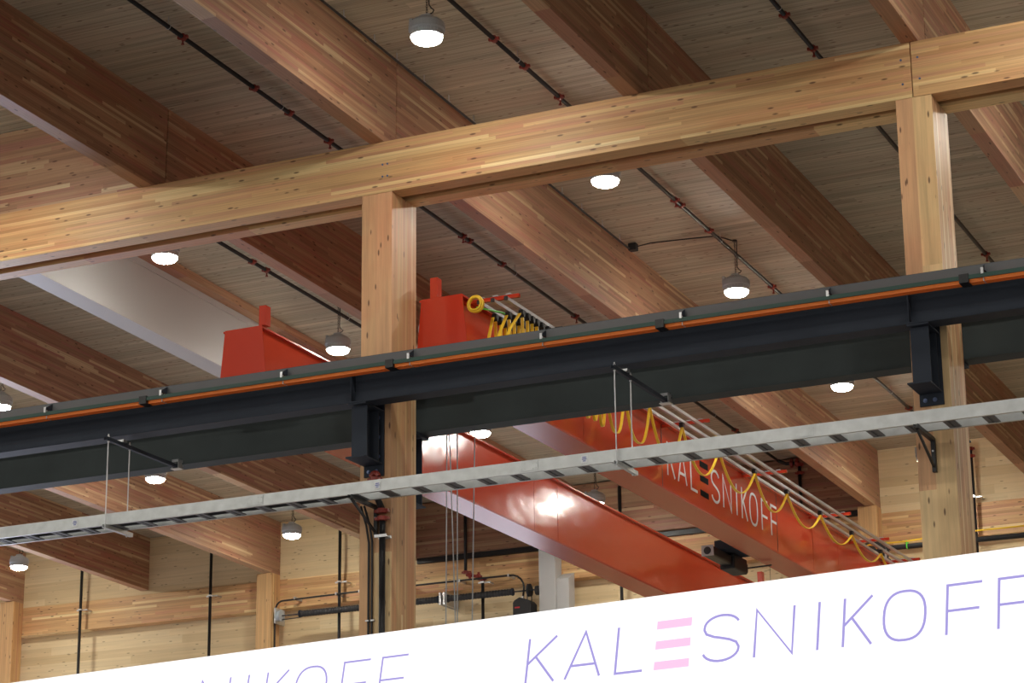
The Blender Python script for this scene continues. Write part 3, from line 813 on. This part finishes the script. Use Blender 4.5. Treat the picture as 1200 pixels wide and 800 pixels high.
# ------------------------------------------------------------------ ceiling sprinkler pipes
def sprinkler(X, ylo, yhi, cps, heads, hangs, lab):
    s = empty('sprinkler_pipe', (X, ylo, ceil(ylo) - .12))
    zz = lambda y: ceil(y) - .12
    link('pipe', T([(X, ylo, zz(ylo)), (X, yhi, zz(yhi))], .025, 12), M['black'], s, smooth=True)
    for y in cps: part(link('coupling', coupling(bmesh.new(), (X, y, zz(y)), 'y', .026, .028), M['redfit'], s), 'red grooved coupling')
    for y in heads:
        bm = bmesh.new(); lathe(bm, [(.012, -.09), (.022, -.085), (.008, -.06), (.014, -.03)], (X, y, zz(y)), 8); link('sprinkler_head', bm, M['redfit'], s)
    for y in hangs:
        bm = T([(X, y, zz(y) + .02), (X, y, ceil(y) - .001)], .005, 6)
        tube(bm, [(p[0], y, p[2]) for p in arc((X, y, zz(y)), .031, 0, 360, 14, 'xz')[:-1]], .004, 5, closed=True)
        link('hanger', bm, M['zinc'], s)
    tag(s, lab, 'pipe', 'black sprinkler pipes under the ceiling'); return s
ch_n = [-1.52, .78, 1.69]; 
C1 = [-6.0, -3.2, -1.52, -.03, .76, 1.69, 5.28, 5.48, 6.49, 8.95, 12.2, 13.1, 15.6]
HD = [-1.52, 1.72, 5.30, 9.0, 13.1]; HG = [-5.2, -1.81, .57, 3.9, 6.9, 10.4, 14.6]
sprinkler(-10.65, -8, 17.9, C1, HD, HG, 'sprinkler pipe right of the nearest lamp, running down past the chained lamp')
sprinkler(-13.65, -8, 17.75, C1, HD, HG, 'sprinkler pipe at upper left, passing behind the left column')
sprinkler(-16.65, .9, 17.9, [4.94, 5.30, 9.2, 12.5], [5.32, 9.0], [7.6, 4.0, 11.5], 'sprinkler pipe between the white boxed beam and the left timber column')
sprinkler(-7.62, -8, 17.9, C1, HD, HG, 'black sprinkler pipe at upper right, passing behind the right timber column')
sprinkler(-19.65, .9, 17.9, [5.3, 9.2, 12.5], [5.32], [4, 7.6, 11.5], 'sprinkler pipe left of the white boxed beam, mostly hidden by the runway beam')
sprinkler(-22.65, .9, 17.9, [5.3, 9.2, 12.5], [5.32], [4, 7.6, 11.5], 'black sprinkler pipe at lower left, hidden behind the roof beams')

# conduit with junction box, and its cord to the chained lamp
c = empty('ceiling_conduit', (-11.88, 0, 12.5))
zc = lambda y: ceil(y) - .10
link('conduit_tube', T([(-11.88, -8, zc(-8)), (-11.88, 6.72, zc(6.72))], .014, 8), M['black'], c)
bm = bmesh.new()
for y in (-3.3, -1.9, -1.15, -.46, .06, .72, 1.34, 1.99, 2.9, 3.7, 4.53, 5.15, 5.82, 6.4):
    box(bm, -11.90, -11.86, y - .01, y + .01, zc(y) + .010, zc(y) + .018); box(bm, -11.883, -11.877, y - .008, y + .008, zc(y) + .018, ceil(y) - .001)
link('conduit_clip', bm, M['zinc'], c)
part(link('junction_box', B(-11.90, -11.79, 6.73, 6.83, 12.43, 12.53), M['rubber'], c, bevel=.006), 'small grey-black junction box')
link('lamp_cord', T([(-11.79, 6.80, 12.49), (-11.6, 6.82, 12.515), (-11.1, 6.85, 12.50), (-10.72, 6.95, 12.512), (-10.60, 7.2, 12.51)], .009, 6), M['black'], c)
tag(c, 'thin ceiling conduit ending in a junction box with a cord to the chained lamp', 'conduit')

# ------------------------------------------------------------------ wall risers
def riser(X, top, cl, lab, jog=None):
    s = empty('wall_riser', (X, 18.1, 0))
    if jog:
        link('pipe', T([(X, 18.05, 0), (X, 18.05, 10.73)], .03, 10), M['black'], s, smooth=True)
        link('upper_pipe', T([(jog, 18.05, 10.95), (jog, 18.05, top)], .03, 10), M['black'], s, smooth=True)
        link('offset_pipe', T([(jog + .02, 18.05, 10.87), (X - .02, 18.05, 10.80)], .03, 10), M['redfit'], s, smooth=True)
        for cx, cz, a in ((jog, 10.92, 'z'), (jog + .09, 10.86, 'x'), (X - .08, 10.82, 'x'), (X, 10.755, 'z')):
            part(link('coupling', coupling(bmesh.new(), (cx, 18.05, cz), a, .032, .03), M['redfit'], s), 'red grooved coupling')
    else:
        link('pipe', T([(X, 18.05, 0), (X, 18.05, top)], .03, 10), M['black'], s, smooth=True)
    bm = B(X - .11, X + .14, 18.075, 18.105, cl - .012, cl + .012); box(bm, X - .035, X + .035, 18.01, 18.075, cl - .015, cl + .015)
    box(bm, X + .10, X + .13, 18.105, YW - .022, cl - .012, cl + .012)
    link('pipe_clamp', bm, M['zinc'], s)
    tag(s, lab, 'pipe', 'black riser pipes on the far wall'); return s
riser(-28.44, 12.2, 11.0, 'black riser pipe on the far wall nearest the left edge')
riser(-25.42, 12.2, 11.0, 'black wall riser pipe just left of the post nearest the left column')
riser(-22.56, 12.2, 11.0, 'black riser pipe on the far wall directly left of the left timber column')
riser(-19.55, 12.2, 10.70, 'black wall riser pipe with a red jog fitting, right of the left column', jog=-19.9)
riser(-16.79, 12.2, 10.9, 'black riser pipe on the far wall between the two crane girders')
s = riser(-13.36, 12.18, 11.0, 'black riser pipe with dark red elbow at the top, behind the festoon rails')
link('branch', T([(-13.65, 17.75, 12.24), (-13.60, 18.03, 12.24), (-13.36, 18.05, 12.24)], .03, 10), M['black'], s, smooth=True)
for cx, cz, a in ((-13.50, 12.24, 'x'), (-13.40, 12.24, 'x'), (-13.36, 12.20, 'z'), (-13.36, 12.05, 'z')):
    part(link('coupling', coupling(bmesh.new(), (cx, 18.05, cz), a, .034, .03), M['redfit'], s), 'dark red grooved coupling')
s = riser(-10.30, 12.14, 11.28, 'black wall riser pipe hugging the right edge of the right timber column')

for cz in (12.12, 11.99): part(link('coupling', coupling(bmesh.new(), (-10.30, 18.05, cz), 'z', .032, .03), M['redfit'], s), 'red grooved coupling')
# ------------------------------------------------------------------ door gear on the far wall
d = empty('door_spring', (-21, 17.95, 10.44))
for x0, x1 in ((-23.34, -20.42), (-20.22, -18.90)):
    bm = bmesh.new(); n = int((x1 - x0) / .03); pr_ = []
    for i in range(n + 1):
        xx = x0 + (x1 - x0) * i / n; sag = -.015 * math.sin(PI * (i / n)); pr_.append((.062 if i % 2 else .054, xx))
    lathe(bm, pr_, (0, 17.95, 10.44), 16, 'x')
    link('spring_coil', bm, M['rubber'], d)
for x in (-23.35, -20.42, -20.22, -18.9):
    link('spring_cone', lathe(bmesh.new(), [(.04, -.012), (.072, -.01), (.072, .01), (.04, .012)], (x, 17.95, 10.44), 16, 'x'), M['steel'], d)
link('shaft', T([(-23.85, 17.95, 10.44), (-18.37, 17.95, 10.44)], .013, 8), M['steel'], d)
link('lower_cord', T([(-23.8, 17.95, 10.36), (-23.35, 17.95, 10.375)], .008, 6), M['steel'], d)
for x in (-20.36, -20.28): link('centre_bracket', B(x - .02, x + .02, 17.9, YW + .22, 10.33, 10.56), M['zinc'], d)
tag(d, 'long black coiled door spring on a shaft along the far wall, behind the left column', 'door spring')
for x, lab in ((-23.80, 'grey cable drum at the left end of the door spring beside the wall post'),):
    t = empty('cable_drum', (x, 17.95, 10.44))
    link('drum', lathe(bmesh.new(), [(.06, -.05), (.115, -.045), (.115, -.03), (.085, -.025), (.085, .03), (.115, .035), (.115, .05), (.05, .055)], (x, 17.95, 10.44), 20, 'x'), M['cast'], t)
    link('bearing_plate', B(x - .09, x - .06, 17.9, YW - .03, 10.30, 10.60), M['zinc'], t)
    tag(t, lab, 'cable drum')
t = empty('pulley', (-18.55, 17.95, 10.45))
link('disc', lathe(bmesh.new(), [(.03, -.025), (.12, -.02), (.105, 0), (.12, .02), (.03, .025)], (-18.56, 17.95, 10.44), 22, 'x'), M['rubber'], t)
link('disc', lathe(bmesh.new(), [(.03, -.03), (.085, -.025), (.085, .025), (.03, .03)], (-18.40, 17.95, 10.42), 18, 'x'), M['rubber'], t)
for y in (17.85, 18.04): link('chain', T([(-18.56, y, 10.40), (-18.56, y, 9.9)], .009, 6), M['steel'], t)
tag(t, 'black chain sprocket on the door shaft just left of the white steel post', 'pulley')
t = empty('door_operator', (-18.65, 17.9, 9.9))
bm = bmesh.new(); prism(bm, [(-18.83, 9.6), (-18.47, 9.6), (-18.47, 10.18), (-18.52, 10.24), (-18.70, 10.30), (-18.80, 10.25), (-18.83, 10.21)], 'y', 17.80, 18.08)
link('operator_housing', bm, M['rubber'], t, bevel=.01)
part(link('logo_plate', B(-18.79, -18.69, 17.794, 17.799, 10.10, 10.125), plain('red_print', (.55, .02, .03), .5), t), 'small red marking')
link('conduit_fitting', lathe(bmesh.new(), [(.022, 10.30), (.022, 10.34)], (-18.69, 17.93, 0), 10), M['zinc'], t)
tag(t, 'black door operator with a small red mark, left of the white post', 'door operator')
c = empty('wall_conduit', (-21, 18.2, 10.7))
P_ = [(-23.93, 18.0, 0), (-23.93, 18.0, 10.3), (-23.92, 18.0, 10.55)] + [(-23.92 + .16 - .16 * math.cos(a), 18.0 , 10.58 + .16 * math.sin(a)) for a in [math.radians(t_) for t_ in (15, 35, 55, 75, 90)]] + \
     [(-22.0, 18.0, 10.765), (-19.05, 18.0, 10.765)] + [(-18.95 + .26 * math.sin(a), 18.0, 10.505 + .26 * math.cos(a)) for a in [math.radians(t_) for t_ in (10, 30, 50, 70, 90)]] + [(-18.69, 17.95, 10.34)]
link('conduit_tube', T(P_, .018, 8), M['black'], c, smooth=True)
bm = bmesh.new()
for xx in (-23.5, -22.6, -22.1, -21.1, -20.0, -19.0): box(bm, xx - .015, xx + .015, 17.975, YW - .022, 10.74, 10.79)
link('conduit_strap', bm, M['zinc'], c)
tag(c, 'thin black conduit arching along the wall band above the door spring', 'conduit')
# power cable on the far wall right
c = empty('power_cable', (-11.5, 17.6, 10.5))
link('black_duct', T([(-12.35, 17.7, 10.50), (-11.6, 17.7, 10.47), (-9, 17.7, 10.45)], .045, 10), M['rubber'], c, smooth=True)
link('yellow_wire', T([(-12.5, 17.65, 10.56), (-11.4, 17.65, 10.545), (-11.15, 17.65, 10.56), (-11.0, 17.65, 10.60), (-9, 17.65, 10.6)], .014, 8), M['yellow'], c, smooth=True)
bm = bmesh.new()
for xx in (-12.1, -11.75, -11.4, -11.1): box(bm, xx - .008, xx + .008, 17.64, 17.76, 10.42, 10.57)
link('cable_tie', bm, M['limegreen'], c)
link('duct_bracket', B(-12.3, -12.25, 17.7, 17.92, 10.45, 10.55), M['black'], c)
tag(c, 'black duct with a yellow cable tied along it, left of the right column', 'cable')
t = empty('cable_reel', (-12.5, 16.2, 10.2))
link('reel', lathe(bmesh.new(), [(.05, -.12), (.20, -.11), (.20, -.09), (.12, -.08), (.12, .08), (.20, .09), (.20, .11), (.05, .12)], (-11.6, 16.5, 10.16), 22, 'y'), M['black'], t)
link('cover', B(-11.72, -11.48, 16.65, 17.1, 9.99, 10.12), M['rubber'], t, bevel=.02)
link('stand', B(-11.68, -11.52, 16.42, 16.58, 9.959, 10.12), M['steel'], t)
link('cable_end', T(arc((-11.65, 16.36, 10.14), .12, 20, 150, 10, 'xz'), .014, 8), M['yellow'], t)
link('tag', B(-11.42, -11.39, 16.38, 16.40, 10.02, 10.16), M['white'], t)
tag(t, 'black reel with a yellow cable on the far end of the lettered girder', 'reel')

# ------------------------------------------------------------------ lit sign in the foreground
O = Vector((-6.040, -9.433, 3.849)); U = Vector((.98966, -.14344, 0)).normalized(); V = Vector((.0300, .2073, .9778)).normalized(); N = U.cross(V).normalized()
if N.y > 0: N = -N      # towards the viewer
sg = empty('lit_sign', (-6, -9.4, 0))
bm = bmesh.new(); quad3(bm, O - N * .10, U, V, N, -7.5, 6.0, -1.0, .445, .10)
link('sign_face', bm, M['sign'], sg)
logo(O + N * .002, U, V, N, .713, .288, .0145, .002, M['signtext'], M['signpink'], sg, 'sign_letter')
logo(O + U * -3.915 + N * .002, U, V, N, .713, .288, .012, .002, M['signtext'], M['signpink'], sg, 'sign_letter')
for u in (-7.2, -2, 2.5, 5.8):
    q = O + U * u - N * .16 + V * -.6
    link('sign_leg', B(q.x - .04, q.x + .04, q.y - .04, q.y + .04, 0, q.z + .3), M['alu'], sg)
tag(sg, 'long glowing white sign with thin lettering and pink bars across the bottom', 'sign')

# ------------------------------------------------------------------ added unseen doorway and window, with area lights to brighten undersides from below
for n_, a, b_, z0, z1, pw in (('added_door_1', -38.6, -31.4, 0, 9.6, 1700), ('added_window_1', -20.9, -18.45, 3.0, 8.2, 38)):
    bm = bmesh.new()
    for x0, x1, za, zb in ((a - .08, a, z0, z1 + .08), (b_, b_ + .08, z0, z1 + .08), (a, b_, z1, z1 + .08)): box(bm, x0, x1, YW + .2, YW + .46, za, zb)
    if z0: box(bm, a, b_, YW + .2, YW + .46, z0 - .08, z0)
    struct(link(n_, bm, M['steel']))
    L = bpy.data.lights.new('fill_light', 'AREA'); L.shape = 'RECTANGLE'; L.size = b_ - a; L.size_y = z1 - z0
    L.color = (.74, .80, 1.0); L.energy = pw
    o = bpy.data.objects.new('fill_light', L); COL.objects.link(o); o.location = ((a + b_) / 2, YW + .5, (z0 + z1) / 2); o.rotation_euler = (-PI / 2, 0, 0)
bm = B(-20.9, -18.45, YW + .24, YW + .44, 0, 2.9); struct(link('wall_far', bm, M['wall']))
struct(link('floor', B(-60, 30, 19.2, 50, -.1, 0), M['floor_far']))

# ------------------------------------------------------------------ world, camera, view
w = bpy.data.worlds.new('hall_air'); SC.world = w; w.use_nodes = True
bg = w.node_tree.nodes['Background']; bg.inputs[0].default_value = (1.0, .95, .86, 1); bg.inputs[1].default_value = .42
cam = bpy.data.cameras.new('camera'); co = bpy.data.objects.new('camera', cam); COL.objects.link(co)
cam.sensor_width = 36; cam.lens = 86.493; cam.clip_end = 300
Rr = Vector((.904954, .425375, -.01071)); Ru = Vector((.134478, -.262031, .955644)); Rf = Vector((-.403701, .866254, .29433))
mt = Matrix.Identity(4)
for i in range(3): mt[i][0] = Rr[i]; mt[i][1] = Ru[i]; mt[i][2] = -Rf[i]
# orthonormalise
x = Vector((mt[0][0], mt[1][0], mt[2][0])).normalized(); z = Vector((mt[0][2], mt[1][2], mt[2][2])).normalized(); y = z.cross(x).normalized(); x = y.cross(z)
for i in range(3): mt[i][0] = x[i]; mt[i][1] = y[i]; mt[i][2] = z[i]
mt.translation = Vector((-.1879, -22.1046, 1.6)); co.matrix_world = mt
SC.camera = co
SC.view_settings.view_transform = 'Standard'; SC.view_settings.look = 'None'; SC.view_settings.gamma = 1
SC.view_settings.use_curve_mapping = False; SC.view_settings.exposure = EXPO
